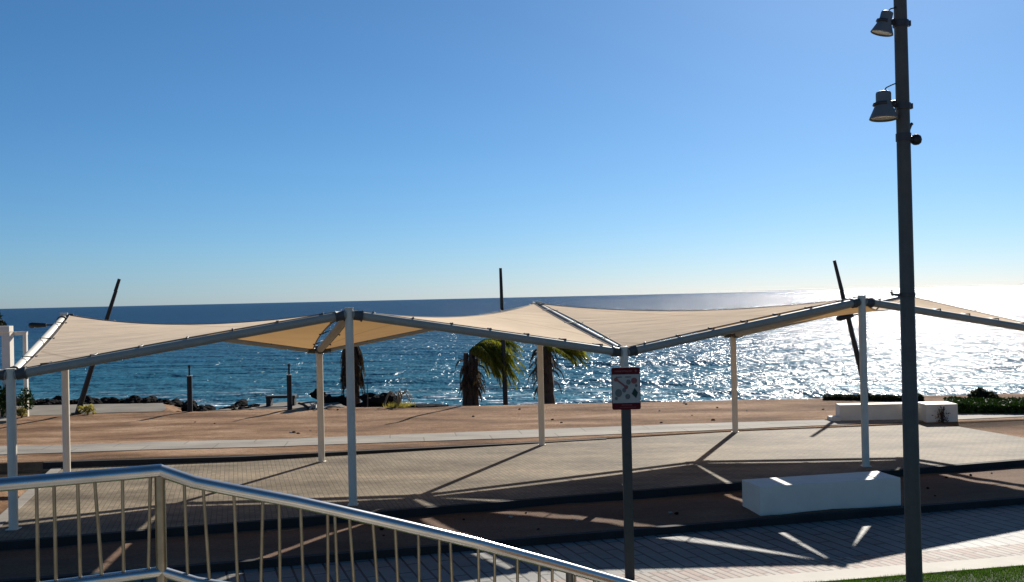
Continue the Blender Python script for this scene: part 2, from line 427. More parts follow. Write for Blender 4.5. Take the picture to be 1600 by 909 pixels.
# ------------------------------------------------------------------ shade canopy
P = [(-9.04, 18.04), (-3.12, 19.52), (2.42, 20.90), (8.02, 22.53), (13.62, 24.1)]
Q = [(-10.36, 23.15), (-4.76, 24.86), (.81, 26.83), (6.40, 28.48), (12.0, 30.0)]
LO, HI = 2.78, 3.74            # height of the beam axes at the low and high joints
RB, RP = .085, .082
def zP(i): return LO if i % 2 == 0 else HI
def zQ(i): return HI if i % 2 == 0 else LO
canopy = empty('shade_canopy', (2.42, 20.9, 0), 'long zigzag canopy of cream sails on white steel posts over the paved platform', 'canopy')
def cpart(mb, name, mat, parent=canopy):
    o = mb.build(name, mat, parent); o.matrix_parent_inverse = Matrix.Translation((-2.42, -20.9, 0)) if parent is canopy else Matrix.Identity(4)
    return o
def post(x, y, ztop, base=0.):
    t = MB(); t.tube([(x, y, base), (x, y, ztop+RB+.03)], RP, 20)
    t.tube([(x, y, ztop+RB+.03), (x, y, ztop+RB+.045)], RP+.008, 20)
    po = cpart(t, 'post', M['canopy_steel'])
    f = MB(); f.box(x-.10, x+.10, y-.10, y+.10, base, base+.014); cpart(f, 'base_plate', M['canopy_steel'], po)
    return po
def beam(a, b2, white=False):  # white: lighter steel colour standing in for sun and sky on the beam
    a, b2 = Vector(a), Vector(b2); d = (b2-a).normalized()
    t = MB(); t.tube([a + d*.07, b2 - d*.07], RB, 18)
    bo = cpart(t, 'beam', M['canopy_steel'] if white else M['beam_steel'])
    for q, sgn in ((a, 1), (b2, -1)):
        f = MB(); f.tube([q + d*sgn*.10, q + d*sgn*.24, q + d*sgn*.241, q + d*sgn*.27], [RB+.013, RB+.013, RB+.03, RB+.03], 18)
        cpart(f, 'flange', M['galv'], bo)
    return bo
NP = len(P)
for i in range(NP):
    post(*P[i], zP(i)); post(*Q[i], zQ(i))
    beam((*P[i], zP(i)), (*Q[i], zQ(i)), i == 0)  # leftmost cross beam has its sunlit brightness put into the colour
    if i < NP-1:
        beam((*P[i], zP(i)), (*P[i+1], zP(i+1))); beam((*Q[i], zQ(i)), (*Q[i+1], zQ(i+1)))
# the frame goes on to the left without cloth
post(-14.7, 16.5, HI, -.17); beam((-14.7, 16.5, HI), (*P[0], LO))
def tri_sail(T, e_in, beams, sag=.21, lift=.06):
    """a three-cornered sail; e_in[k] = (inset, scallop) of the edge opposite corner k; beams[k] = lacing count (0: the free edge)"""
    c0 = (T[0]+T[1]+T[2])/3; nz = (T[1]-T[0]).cross(T[2]-T[0]).normalized()
    if nz.z < 0: nz = -nz
    inn = []
    for k in range(3):
        a, b2 = T[(k+1) % 3], T[(k+2) % 3]; d = (b2-a).normalized(); q = nz.cross(d)
        inn.append(q if q.dot(c0-a) > 0 else -q)
    def pt(l):
        p = T[0]*l[0] + T[1]*l[1] + T[2]*l[2]
        for k in range(3):
            u, v = l[(k+1) % 3], l[(k+2) % 3]; t = v/(u+v) if u+v > 1e-6 else .5
            p = p + inn[k]*(e_in[k][0] + e_in[k][1]*math.sin(math.pi*t))*(1-l[k])**4
            if not beams[k]: p.z -= sag*(4*u*v/max(1e-6, (u+v)**2))*(1-l[k])**2
        return p + Vector((0, 0, lift))
    n = 26; idx = {}; vs = []
    for a in range(n+1):
        for b2 in range(n+1-a): idx[a, b2] = len(vs); vs.append(pt((a/n, b2/n, (n-a-b2)/n)))
    fs = []
    for a in range(n):
        for b2 in range(n-a):
            fs.append((idx[a, b2], idx[a+1, b2], idx[a, b2+1]))
            if a+b2 < n-1: fs.append((idx[a+1, b2], idx[a+1, b2+1], idx[a, b2+1]))
    t = MB(); t.add(vs, fs, True); sail = cpart(t, 'sail', M['sail'])
    ed = []
    for k in range(3):
        run = []
        for q in range(n+1):
            l = [0, 0, 0]; l[(k+1) % 3] = 1-q/n; l[(k+2) % 3] = q/n; run.append(pt(l))
        ed.append(run)
        h = MB(); h.tube(run, .015, 6); cpart(h, 'hem', M['hem'], sail)
        a, b2 = T[(k+1) % 3], T[(k+2) % 3]
        for j in range(beams[k]):
            f_ = (j+.6)/(beams[k]+.2); x = f_*n; k0 = int(x)
            pe = run[k0].lerp(run[min(n, k0+1)], x-k0); pb = a.lerp(b2, f_) + Vector((0,0,RB*.8)); d = pe-pb
            hk = MB(); rk = 1.7 if beams[k] > 4 else 1.
            hk.tube([pb, pb+Vector((0,0,.05)), pe - d*.1, pe + d.normalized()*.05], [.009*rk,.009*rk,.017*rk,.017*rk], 7); cpart(hk, 'hook', M['hook'], sail)
    for k in range(3):      # corner tensioners
        pe = pt([1 if q == k else 0 for q in range(3)]); pb = T[k] + Vector((0,0,.06))
        hk = MB(); hk.tube([pb, pb.lerp(pe, .5), pe, pe + (pe-pb).normalized()*.09], [.02,.02,.035,.02], 7); cpart(hk, 'tensioner', M['hook'], sail)
    return sail, ed
BEAM_E, FREE_E, LEFT_E, RIGHT_E, FAR_E = (.15, .08), (.05, .04), (.10, .03), (.18, .07), (.22, .10)
for i in range(NP-1):
    p0, p1 = Vector((*P[i], zP(i))), Vector((*P[i+1], zP(i+1))); q1, q0 = Vector((*Q[i+1], zQ(i+1))), Vector((*Q[i], zQ(i)))
    if i % 2 == 0:
        s1, e1 = tri_sail((p0, p1, q0), (FREE_E, (.17,.06) if i == 0 else LEFT_E, BEAM_E), (0, 3, 7)); d1 = e1[0]
        s2, e2 = tri_sail((q1, q0, p1), (FREE_E, RIGHT_E, FAR_E), (0, 3, 3), .26, -.02); d2 = e2[0][::-1]
    else:
        s1, e1 = tri_sail((p1, p0, q1), (FREE_E, RIGHT_E, BEAM_E), (0, 3, 7)); d1 = e1[0]
        s2, e2 = tri_sail((q0, q1, p0), (FREE_E, LEFT_E, FAR_E), (0, 3, 3), .26, -.02); d2 = e2[0][::-1]
    for f_ in (8, 17):
        hk = MB(); hk.tube([d1[f_], d2[f_]], .018, 6); cpart(hk, 'lacing', M['hook'], s1)

# ------------------------------------------------------------------ white concrete bench on the bed
o = MB(); ba = math.atan2(.6, 2.84)
Mx = Matrix.Translation((4.62, 18.5, 0)) @ Matrix.Rotation(ba, 4, 'Z')
o.box(0, 2.92, 0, .78, -.20, .375, Mx)
bench = o.build('bench', M['white_paint'], bevel=.012)
tag(bench, 'long white concrete block bench on the brown soil bed beside the tall lamp post', 'bench')

# ------------------------------------------------------------------ lamp post with two floodlights
LX, LY = 5.262, 13.0
lamp = empty('lamp_post', (LX, LY, -.27), 'tall dark grey tapered lamp post with two bell floodlights standing on the lawn', 'lamp post')
t = MB(); t.tube([(0,0,0), (0,0,1.0), (0,0,2.94), (0,0,2.95), (0,0,6.0), (0,0,9.8)], [.104,.102,.098,.094,.088,.076], 28)
t.build('shaft', M['galv'], lamp)
t = MB(); t.tube([(0,0,.0),(0,0,.03)], .2, 8, smooth=False); t.build('base_plate', M['galv'], lamp)
def flood(ox, z, tilt, sc, roll):
    Mt = Matrix.Translation((ox, -.03, z)) @ Matrix.Rotation(tilt, 4, 'X') @ Matrix.Rotation(roll, 4, 'Y') @ Matrix.Scale(sc, 4)
    k = MB()
    k.lathe([(0,.20),(.085,.20),(.10,.19),(.105,.17),(.105,.04),(.112,.03),(.118,.0),(.135,-.04),(.19,-.17),(.197,-.19),(.19,-.195),(.175,-.18)], Mt, 28)
    fl = k.build('floodlight', M['lamp_grey'], lamp)
    c = MB(); c.lathe([(0,-.17),(.1,-.172),(.176,-.178)], Mt, 28); c.build('lens', M['lens'], fl)
    c = MB(); c.tube([Mt @ Vector((.0,-.125,.02)), Mt @ Vector((-.11,-.07,.02)), Mt @ Vector((-.125,0,.02)), Mt @ Vector((-.11,.07,.02)), Mt @ Vector((0,.125,.02))], .022, 8)
    c.tube([Mt @ Vector((.10,-.03,.02)), Vector((-.06,0,z-.01))], .028, 8); c.tube([Mt @ Vector((.10,.05,.06)), Vector((-.05,0,z+.06))], .02, 8)
    c.build('bracket', M['dark_plate'], fl)
    c = MB(); c.tube([Mt @ Vector((.0,0,.195)), Mt @ Vector((.04,0,.26)), Mt @ Vector((.12,0,.30)), Vector((-.06,0,z+.33*sc))], .009, 6); c.build('cable', M['black'], fl)
    c = MB(); c.tube([(0,0,z-.05), (0,0,z+.03)], .102, 20); c.box(.085, .125, -.03, .03, z-.045, z+.025); c.build('clamp', M['dark_plate'], lamp)
flood(-.262, 6.655, R(-3), .92, R(2))
flood(-.222, 7.74, R(4), .74, R(15))
k = MB(); k.tube([(.06,0,6.20),(.12,0,6.21)], .045, 14); k.lathe([(0,.075),(.035,.068),(.062,.044),(.073,.0),(.062,-.044),(.035,-.066),(0,-.072)], Matrix.Translation((.165,0,6.205)), 20)
k.tube([(.06,0,6.30),(.10,0,6.40),(.12,0,6.42)], .02, 8)
k.build('camera_dome', M['black'], lamp)
k = MB(); k.tube([(0,0,6.19),(0,0,6.29)], .097, 20); k.build('clamp', M['dark_plate'], lamp)
k = MB(); k.tube([(-.05,0,4.19),(-.20,0,4.20)], .018, 8); k.tube([(-.19,0,4.19),(-.21,0,4.24)], .016, 8); k.tube([(0,0,4.16),(0,0,4.22)], .1, 20); k.build('hook', M['dark_plate'], lamp)

# ------------------------------------------------------------------ sign on a dark square post
SX, SY = 1.76, 14.9
sign = empty('sign', (SX, SY, -.25), 'rectangular notice board with dark red header and footer on a square grey post', 'sign')
k = MB(); k.box(-.068,.068,-.06,.06,0,2.6); k.build('post', simple('dark_square_post', (.05,.055,.06), .5, .3), sign, .006)
bz0, bz1 = 2.54, 3.17
k = MB()
rr = .03; ptsb = []
for cx, cz, a0 in ((.213-rr, bz1-rr, 0), (-.213+rr, bz1-rr, 90), (-.213+rr, bz0+rr, 180), (.213-rr, bz0+rr, 270)):
    for q in range(5):
        a = R(a0+q*22.5); ptsb.append((cx+rr*math.cos(a), cz+rr*math.sin(a)))
nn = len(ptsb)
k.add([(x,-.066,z) for x, z in ptsb] + [(x,-.085,z) for x, z in ptsb], [tuple(range(nn)), tuple(range(2*nn-1, nn-1, -1))] + [(i, i+nn, (i+1) % nn + nn, (i+1) % nn) for i in range(nn)])
board = k.build('board', M['sign_red'], sign)
k = MB(); k.box(-.205,.205,-.089,-.0855,bz0+.10,bz1-.105); k.build('panel', M['sign_white'], board)
def ring(mb, cx, cz, r, y=-.092, n=18, sq=1.0):
    mb.add([(cx+r*math.cos(6.2832*i/n), y, cz+r*sq*math.sin(6.2832*i/n)) for i in range(n)], [tuple(range(n))])
def mark(name_mat, f):
    k = MB(); f(k); k.build('pictogram', M[name_mat], board)
for cx, cz, r in ((-.115,.25,.052), (.02,.195,.036), (.035,.41,.034), (-.15,.17,.022), (.15,.355,.02), (-.03,.29,.03)):
    mark('sign_grey', lambda k: ring(k, cx, bz0+cz, r, sq=1.15))
for cx in (-.105, .03): mark('sign_grey', lambda k: k.box(cx-.045,cx+.045,-.0915,-.0895,bz0+.478,bz0+.494))
for cx, cz, r in ((.12,.43,.046), (-.15,.45,.030), (.0,.335,.03)): mark('sign_pink', lambda k: ring(k, cx, bz0+cz, r, -.0935))
Ms = Matrix.Translation((-.08, 0, bz0+.40)) @ Matrix.Rotation(R(38), 4, 'Y')
mark('sign_pink', lambda k: k.box(-.115,.12,-.0945,-.0925,-.014,.014, Ms))
mark('sign_green', lambda k: k.add([(.125,-.093,bz0+.32),(.175,-.093,bz0+.25),(.145,-.093,bz0+.17),(.08,-.093,bz0+.235)], [(0,3,2,1)]))
k = MB(); rnd = random.Random(12); xx = -.165
while xx < .09:
    ww = rnd.uniform(.012, .024); zc = bz1-.055+rnd.uniform(-.004,.004)
    k.box(xx, xx+ww*.7, -.0885, -.0865, zc-.013, zc+.013*rnd.uniform(.6,1)); xx += ww
for q in range(3):
    k.box(-.02,.02,-.0885-.0004*q,-.0865,-.005,.005, Matrix.Translation((.15,0,bz1-.052)) @ Matrix.Rotation(R(60*q), 4, 'Y'))
xx = -.07
while xx < .08:
    ww = rnd.uniform(.010, .018); k.box(xx, xx+ww*.7, -.0875, -.0865, bz0+.062, bz0+.078); xx += ww
xx = -.1
while xx < .14:
    ww = rnd.uniform(.008, .016); k.box(xx, xx+ww*.7, -.0875, -.0865, bz0+.03, bz0+.04); xx += ww
k.build('lettering', M['sign_pink'], board)

# ------------------------------------------------------------------ terrace with stainless railing in the foreground
t = MB(); t.prism([(-9,-6), (3,-6), (3,2.2), (-1.08,2.99), (-1.425,4.13), (-1.5,4.15), (-3.2,3.25), (-9,.5)], -.35, 2.4)
structure(t.build('terrace', M['concrete']))
t = MB()   # ramp going down to the right below the rail
t.add([(-1.08,3.0,2.39),(-1.42,4.12,2.39),(3.1,6.15,.75),(3.5,5.05,.75),(-1.08,3.0,-.35),(-1.42,4.12,-.35),(3.1,6.15,-.35),(3.5,5.05,-.35)], [(0,3,2,1),(4,5,6,7),(0,1,5,4),(1,2,6,5),(2,3,7,6),(3,0,4,7)])
structure(t.build('ramp', M['concrete']))
F = 1552.
def rail_pt(px, py, z_dist):
    """railing laid out from its bearing, drop below the eye and distance"""
    drop = (py - (481.4 - .02215*px))/F*z_dist
    return Vector(((px-800)/F*z_dist + .089 - .0222*drop, z_dist, 4.0 - drop))
rail = empty('railing', (-1.42, 4.0, 2.4), 'stainless steel railing with thin uneven bars in the near foreground', 'railing')
RIM = Matrix.Translation((1.42, -4.0, -2.4))
def rpart(mb, name, mat, parent=rail):
    ob = mb.build(name, mat, parent)
    if parent is rail: ob.matrix_parent_inverse = RIM
    return ob
corner = rail_pt(250, 734, 4.0)
left_end = Vector((-3.3, 3.08, corner.z+.002))
def zd(px):
    s_, z0, x0 = (.39, 4.0, -1.417) if px < 742 else (.56, 4.506, -.168)
    return (z0 - s_*x0)/(1 - s_*(px-800)/F)      # the flight runs away at 24 degrees
top_c = [(304,752), (380,767), (460,782), (520,795), (580,808.5), (660,827), (740,846), (800,862), (860,878), (940,900.5), (1012,921), (1100,948), (1250,995)]
top_r = [corner] + [rail_pt(x, y, zd(x)) for x, y in top_c]
RT = .0262
t = MB(); t.tube([left_end, left_end.lerp(corner, .5), corner], RT, 24); t.tube(top_r, RT, 24)
t.lathe([(RT*math.cos(a), RT*math.sin(a)) for a in [R(-90+18*i) for i in range(11)]], Matrix.Translation(corner), 20)
rpart(t, 'handrail', M['inox'])
lc = corner - Vector((0,0,.405))
low_l = left_end - Vector((0,0,.405))
low_r = [q - Vector((0,0,.405)) for q in top_r]
t = MB(); t.tube([low_l, lc], .021, 18); t.tube(low_r, .021, 18)
t.lathe([(.021*math.cos(a), .021*math.sin(a)) for a in [R(-90+18*i) for i in range(11)]], Matrix.Translation(lc), 20)
rpart(t, 'lower_rail', M['inox'])
t = MB(); t.tube([(corner.x, corner.y, 2.4), (corner.x, corner.y, corner.z-.02)], .021, 18); t.tube([(corner.x, corner.y, 2.4), (corner.x, corner.y, 2.412)], .055, 18)
rpart(t, 'post', M['inox_bar'])
def at_px(poly, px):
    for a, b2 in zip(poly, poly[1:]):
        xa, xb = (800+(q.x-.089+.0222*(4-q.z))/q.y*F for q in (a, b2))
        if xa <= px <= xb: return a.lerp(b2, (px-xa)/(xb-xa))
    return poly[-1].copy()
pz = at_px(top_r, 889)
t = MB(); t.tube([(pz.x, pz.y, pz.z-1.0), (pz.x, pz.y, pz.z-.02)], .018, 16); rpart(t, 'post', simple('dark_rail_post', (.12,.11,.1), .4, .6))
for tx, bx2 in ((-30,-28),(12,15),(44.5,48),(89,94),(121.5,135.5),(175.5,177.5),(231,226.5)):
    a = at_px([left_end, corner], tx); b3 = at_px([low_l, lc], bx2)
    if tx < 0: 
        f_ = (tx+120)/370.; a = left_end.lerp(corner, f_); b3 = low_l.lerp(lc, f_)
    t = MB(); t.tube([a-Vector((0,0,.015)), b3], .0068, 10); rpart(t, 'baluster', M['inox_bar'])
for tx, bx2 in ((288,294),(317.5,328),(365.5,372),(410.5,407.5),(436,438),(469.5,475),(512,513),(523,529),(545.5,556),(582.5,593),(617,624),(653.5,656),(686,687.5),(703,709),(747,749.5),(772,774),(808,809.5),(842,843),(862.5,863),(897.5,898),(928,930),(947,949),(980,982),(1010,1013)):
    a = at_px(top_r, tx); b3 = at_px(low_r, bx2)
    t = MB(); t.tube([a-Vector((0,0,.015)), b3], .0068, 10); rpart(t, 'baluster', M['inox_bar'])

# ------------------------------------------------------------------ things along the shore
def pole_thing(label, base, topx, arm=None):
    e = empty('lamp_pole', base, label, 'lamp', 'black poles with lamps along the shore')
    v = Vector((topx[0]-base[0], topx[1]-base[1], topx[2]-base[2]))
    k = MB(); k.tube([(0,0,-.1), v*.55, v], [.105,.085,.058], 14); k.build('pole', M['black'], e)
    k = MB(); k.tube([(0,0,0),(0,0,.05)], .2, 14); k.build('base_plate', M['black'], e)
    if arm:
        a, b2 = Vector(arm[0]) - Vector(base), Vector(arm[1]) - Vector(base)
        k = MB(); k.tube([a, b2], .03, 8); d = (b2-a).normalized()
        k.tube([b2-d*.62, b2-d*.1, b2], [.07,.11,.085], 10); ar = k.build('lamp_arm', M['black'], e)
        k = MB(); k.tube([b2-Vector((0,0,.07))-d*.25, b2-Vector((0,0,.10))-d*.25], .08, 12); k.build('lens', M['lens'], ar)
    return e
pole_thing('black lamp pole leaning right behind the left end of the canopy', (-16.3,37.2,0), (-14.6,37.2,4.98), ((-15.0,37.1,3.34),(-17.9,37.0,3.36)))
pole_thing('upright black lamp pole between the two windblown palms', (-.27,41.0,gz(-.27,41)), (-.36,41.0,5.18), None)
pole_thing('black lamp pole leaning left behind the white wall at right', (12.95,36.1,0), (11.83,36.1,5.05), ((12.62,36.0,3.12),(11.80,35.8,2.98)))
# second lamp head of the right pole
def bollard(x, y, h, hr, label):
    e = empty('shower_post', (x, y, gz(x, y)), label, 'post', 'black posts at the sea edge')
    k = MB(); k.tube([(0,0,-.1),(0,0,h)], .095, 14); k.build('pole', M['black_wood'], e)
    k = MB(); k.tube([(0,0,h),(0,0,h+hr)], .035, 10); k.tube([(0,0,h+hr-.1),(0,0,h+hr)], .05, 10); k.build('rod', M['black'], e)
    k = MB(); k.tube([(0,0,h),(0,0,h+.03)], .1, 14); k.build('cap', M['wood_dry'], e)
bollard(-12.05, 37.2, 1.32, .42, 'black post with thin rod on top standing before the black rocks')
bollard(-8.25, 36.9, 1.28, .42, 'black post with thin rod on top beside the low black bench')
e = empty('low_bench', (-9.0, 38.6, 0), 'low black bench on the pale slab beside the shore', 'bench')
k = MB(); k.box(-.52,.62,-.2,.2,.30,.40); k.build('seat', M['black_wood'], e, .01)
for x in (-.42, .5):
    k = MB(); k.box(x-.09,x+.09,-.17,.17,-.02,.30); k.build('leg', M['black_wood'], e)

# rocks
def rock_mesh(seed, r, sq=(1,1,.75)):
    bm = bmesh.new(); bmesh.ops.create_icosphere(bm, subdivisions=3, radius=1.0)
    for v in bm.verts:
        p = v.co.copy(); f = 1 + .5*mnoise.noise(p*1.2 + Vector((seed*7.1,0,0))) - .35*abs(mnoise.noise(p*2.6 + Vector((0,seed*3.3,0)))) + .16*mnoise.noise(p*6 + Vector((0,0,seed)))
        v.co = Vector((p.x*sq[0], p.y*sq[1], p.z*sq[2]))*f*r
    me = bpy.data.meshes.new('rock'); bm.to_mesh(me); bm.free(); me.materials.append(M['rock']); return me
RM = [rock_mesh(i, .5, (1, .9, .62 + .08*(i % 3))) for i in range(7)]
rnd = random.Random(21)
def rock(x, y, z, s, label, group=None):
    o = bpy.data.objects.new('rock', rnd.choice(RM)); COL.objects.link(o)
    o.location = (x, y, z); o.scale = (s*rnd.uniform(.8,1.3), s, s*rnd.uniform(.8,1.1)); o.rotation_euler = (rnd.uniform(-.3,.3), rnd.uniform(-.3,.3), rnd.uniform(0,6.28))
    return tag(o, label, 'rock', group)
SHORE = 'black lava boulder in the rough band of rocks along the sea at left'
for i in range(270):
    px = rnd.uniform(-20, 400)
    x = (px-800)/F*41.5
    yc = y_crest(x)
    y = yc + rnd.uniform(.1, 3.2); x = (px-800)/F*y
    z = .06 - .12*(y-yc) + rnd.uniform(-.1,.1) - (0.12 if px > 250 else 0)
    rock(x, y, z, rnd.choice((.22,.28,.34,.40,.48,.6,.85))*rnd.uniform(.85,1.15), SHORE, 'black rocks along the shore')
for px, y, s, z, lab in ((512,37.6,1.1,.12,'dark rock left of the dead palm, half hidden by the canopy post'), (530,37.8,.95,.1,'dark rock touching the foot of the dead palm'), (575,37.4,.8,.05,'low dark rock just right of the front canopy post'),
                     (586,37.6,.95,.18,'dark rock topped by the thin stick beside the dead palm'), (607,37.5,.95,.2,'brown black rock left of the dry yellow tuft'), (497,38.2,.55,.5,'small upright dark rock beside the pale far canopy post')):
    y += 1.8; rock((px-800)/F*y, y, z-.2, s*1.05, lab)
k = rock((662-800)/F*37.1, 37.1, -.02, .5, 'flat dark stone lying right of the dry yellow tuft'); k.scale = (1.9,.6,.35); k.rotation_euler = (0,0,.1)

STM = [rock_mesh(40+i, .5, (1,.85,.55)) for i in range(3)]
for me in STM: me.materials.clear(); me.materials.append(M['concrete' if me is STM[0] else 'rock'])
def pebble(x, y, z, s, label, group):
    o = bpy.data.objects.new('stone', rnd.choice(STM)); COL.objects.link(o)
    o.location = (x, y, z); o.scale = (s, s, s); o.rotation_euler = (rnd.uniform(-.3,.3), rnd.uniform(-.3,.3), rnd.uniform(0,6.28)); tag(o, label, 'stone', group)
for i in range(24):
    x = rnd.uniform(-12, 13.5); y = rnd.uniform(lerp_table(PHI, x)+.5, y_crest(x)-.4); pebble(x, y, gz(x, y)+.01, rnd.choice((.06,.08,.10,.14)), 'small stone lying loose on the tan gravel behind the footpath', 'loose stones on the gravel')
for i in range(26):
    x = rnd.uniform(-3, 11.5); y = rnd.uniform(y_kerb(x)+.3, y_front(x)-.35)
    if 4.2 < x < 8 and y > 18: continue
    pebble(x, y, -.135, rnd.choice((.05,.07,.09)), 'small stone lying loose on the brown soil bed before the platform', 'loose stones on the soil bed')

# ------------------------------------------------------------------ palms
def frond(mb, base, d0, length, droop, wind, rnd, leaf=.40, nseg=9, width=.010):
    """arching rib with hanging leaflets on both sides"""
    pts = [Vector(base)]; d = Vector(d0).normalized()
    for i in range(nseg):
        d = (d + Vector((wind, 0, -droop)) * (.6 + i*.16)/nseg*3).normalized()
        pts.append(pts[-1] + d*length/nseg)
    mb.tube(pts, [width*(1.3 - i/nseg) for i in range(nseg+1)], 5)
    for i in range(1, nseg+1):
        t = (pts[i]-pts[i-1]).normalized(); side = t.cross(Vector((0,0,1)))
        if side.length < .05: side = Vector((0,1,0))
        side.normalize()
        for sub in range(4):
            q = pts[i-1].lerp(pts[i], sub/4)
            ll = leaf*(.6 + .6*math.sin(math.pi*min(1, (i+sub/4)/nseg*.9)))*rnd.uniform(.75,1.15)
            for sg in (-1, 1):
                dirn = (side*sg*rnd.uniform(.5,.9) + t*.75 + Vector((wind*1.2, 0, -.55 - droop*.6)) + Vector((rnd.gauss(0,.1), rnd.gauss(0,.1), rnd.gauss(0,.1)))).normalized()
                wv = dirn.cross(Vector((rnd.gauss(0,1), rnd.gauss(0,1), .4))).normalized()*rnd.uniform(.009,.016)
                mid = q + dirn*ll*.5 + Vector((0,0,-.01)); tip = q + dirn*ll + Vector((wind*.06, 0, -.10*ll))
                mb.add([q-wv*.5, q+wv*.5, mid+wv, mid-wv, tip], [(0,1,2,3),(3,2,4)])
def crown_dead(rnd): return []
def palm(base, h, r0, label, crown_dirs, flen, wind, dead_n, seed, extra_trunks=(), group='windblown palms at the crest', lean=0.):
    rnd = random.Random(seed)
    e = empty('palm_tree', base, label, 'palm tree', group)
    t = MB()
    for ox, oy, hh, rr, ln in ((0,0,h,r0,lean),) + tuple(extra_trunks):
        pts = [Vector((ox + ln*(i/8)**1.5, oy, -.1 + (hh+.1)*i/8)) for i in range(9)]
        t.tube(pts, [rr*(1.25 - .3*i/8 + .08*math.sin(i*2.3)) for i in range(9)], 12)
    t.build('trunk', M['bark'], e)
    c = MB(); top = Vector((lean, 0, h))
    for d0, ln, dr in crown_dirs(rnd): frond(c, top + Vector((rnd.gauss(0,.05), rnd.gauss(0,.05), rnd.gauss(0,.04))), d0, ln*flen, dr, wind, rnd)
    if c.v: c.build('crown', M['palm'], e)
    if dead_n:
        c = MB()
        for _ in range(dead_n):
            f = rnd.random(); ox, oy, hh, rr, ln = rnd.choice(((0,0,h,r0,lean),) + tuple(extra_trunks))
            z0 = hh*((.35+.62*f) if crown_dirs is not crown_dead else .42+.56*f); a = rnd.uniform(0, 6.28)
            bpt = Vector((ox + ln*(z0/hh)**1.5 + rr*.8*math.cos(a), oy + rr*.8*math.sin(a), z0))
            frond(c, bpt, (math.cos(a)*.30, math.sin(a)*.4, .1) if crown_dirs is not crown_dead else (math.cos(a)*.42, math.sin(a)*.42, -.3), rnd.uniform(.5,1.0)*min(1, z0), 1.1, .02, rnd, leaf=.12, nseg=6, width=.014)
        c.build('dead_fronds', M['dead'], e)
    return e
def crown_a(rnd):
    out = []
    for i in range(78):
        a = rnd.gauss(-.05, .5); el = rnd.uniform(-.2, 1.05)
        out.append(((math.cos(a)*math.cos(el)+.25, math.sin(a)*math.cos(el), math.sin(el)), rnd.uniform(.55,1.12), rnd.uniform(.42,.85)))
    return out
palm((-1.72,41.5,gz(-1.72,41.5)), 2.44, .14, 'windblown palm with several shaggy brown trunks, left of the upright black pole', crown_a, 2.3, .14, 60, 4, ((-.23,.1,2.3,.11,.06),(.22,-.1,2.05,.095,.02)), lean=.1)
def crown_b(rnd):
    out = []
    for i in range(26):
        a = rnd.gauss(.0, .6); el = rnd.uniform(.0, .75)
        out.append(((math.cos(a)*math.cos(el)+.3, math.sin(a)*math.cos(el), math.sin(el)), rnd.uniform(.6,1.1), rnd.uniform(.22,.5)))
    return out
palm((1.45,41.5,gz(1.45,41.5)), 2.5, .28, 'windblown palm with one thick brown trunk and fronds streaming right', crown_b, 1.85, .26, 34, 9, lean=-.05)
palm((-6.42,40.2,gz(-6.42,40.2)), 2.75, .24, 'dead brown palm with drooping dry leaves behind the front canopy post', crown_dead, .8, 0, 150, 15, group=None)

# ------------------------------------------------------------------ shrubs, hedges, dry plants
def leaves(mb, n, inside, rnd, size=.05):
    for _ in range(n):
        c = Vector(inside(rnd)); d = Vector((rnd.gauss(0,1), rnd.gauss(0,1), rnd.gauss(.3,1))).normalized()
        sdir = d.cross(Vector((rnd.gauss(0,1), rnd.gauss(0,1), rnd.gauss(0,1)))).normalized(); s_ = size*rnd.uniform(.6,1.4)
        mb.add([c-d*s_, c+sdir*s_*.45, c+d*s_, c-sdir*s_*.45], [(0,1,2,3)])
def stems(mb, n, r, h, rnd, rad=.012):
    for _ in range(n):
        a = rnd.uniform(0,6.28); q = rnd.uniform(.2,1)
        mb.tube([(0,0,-.05),(r*.4*q*math.cos(a), r*.4*q*math.sin(a), h*.5),(r*q*math.cos(a), r*q*math.sin(a), h*rnd.uniform(.7,1))], [rad, rad*.7, rad*.3], 5)
def shrub(loc, rx, ry, h, label, mat, seed, n=2600, size=.05, rough=.35, cat='shrub', name='shrub', z0=.0):
    rnd = random.Random(seed); e = empty(name, loc, label, cat)
    blobs = [(rnd.gauss(0, rx*.4), rnd.gauss(0, ry*.4), h*rnd.uniform(.35,.75), rnd.uniform(.35,.6)) for _ in range(9)]
    def ins(r):
        b_ = r.choice(blobs); v = Vector((r.gauss(0,1), r.gauss(0,1), r.gauss(0,1))).normalized()*r.random()**.4
        return (b_[0]+v.x*rx*b_[3], b_[1]+v.y*ry*b_[3], max(z0, b_[2]+v.z*h*.45*(b_[3]+.4)))
    k = MB(); leaves(k, n, ins, rnd, size); k.build('foliage', mat, e)
    k = MB(); stems(k, 9, rx*.8, h*.8, rnd); k.build('stems', M['bark'], e)
    return e
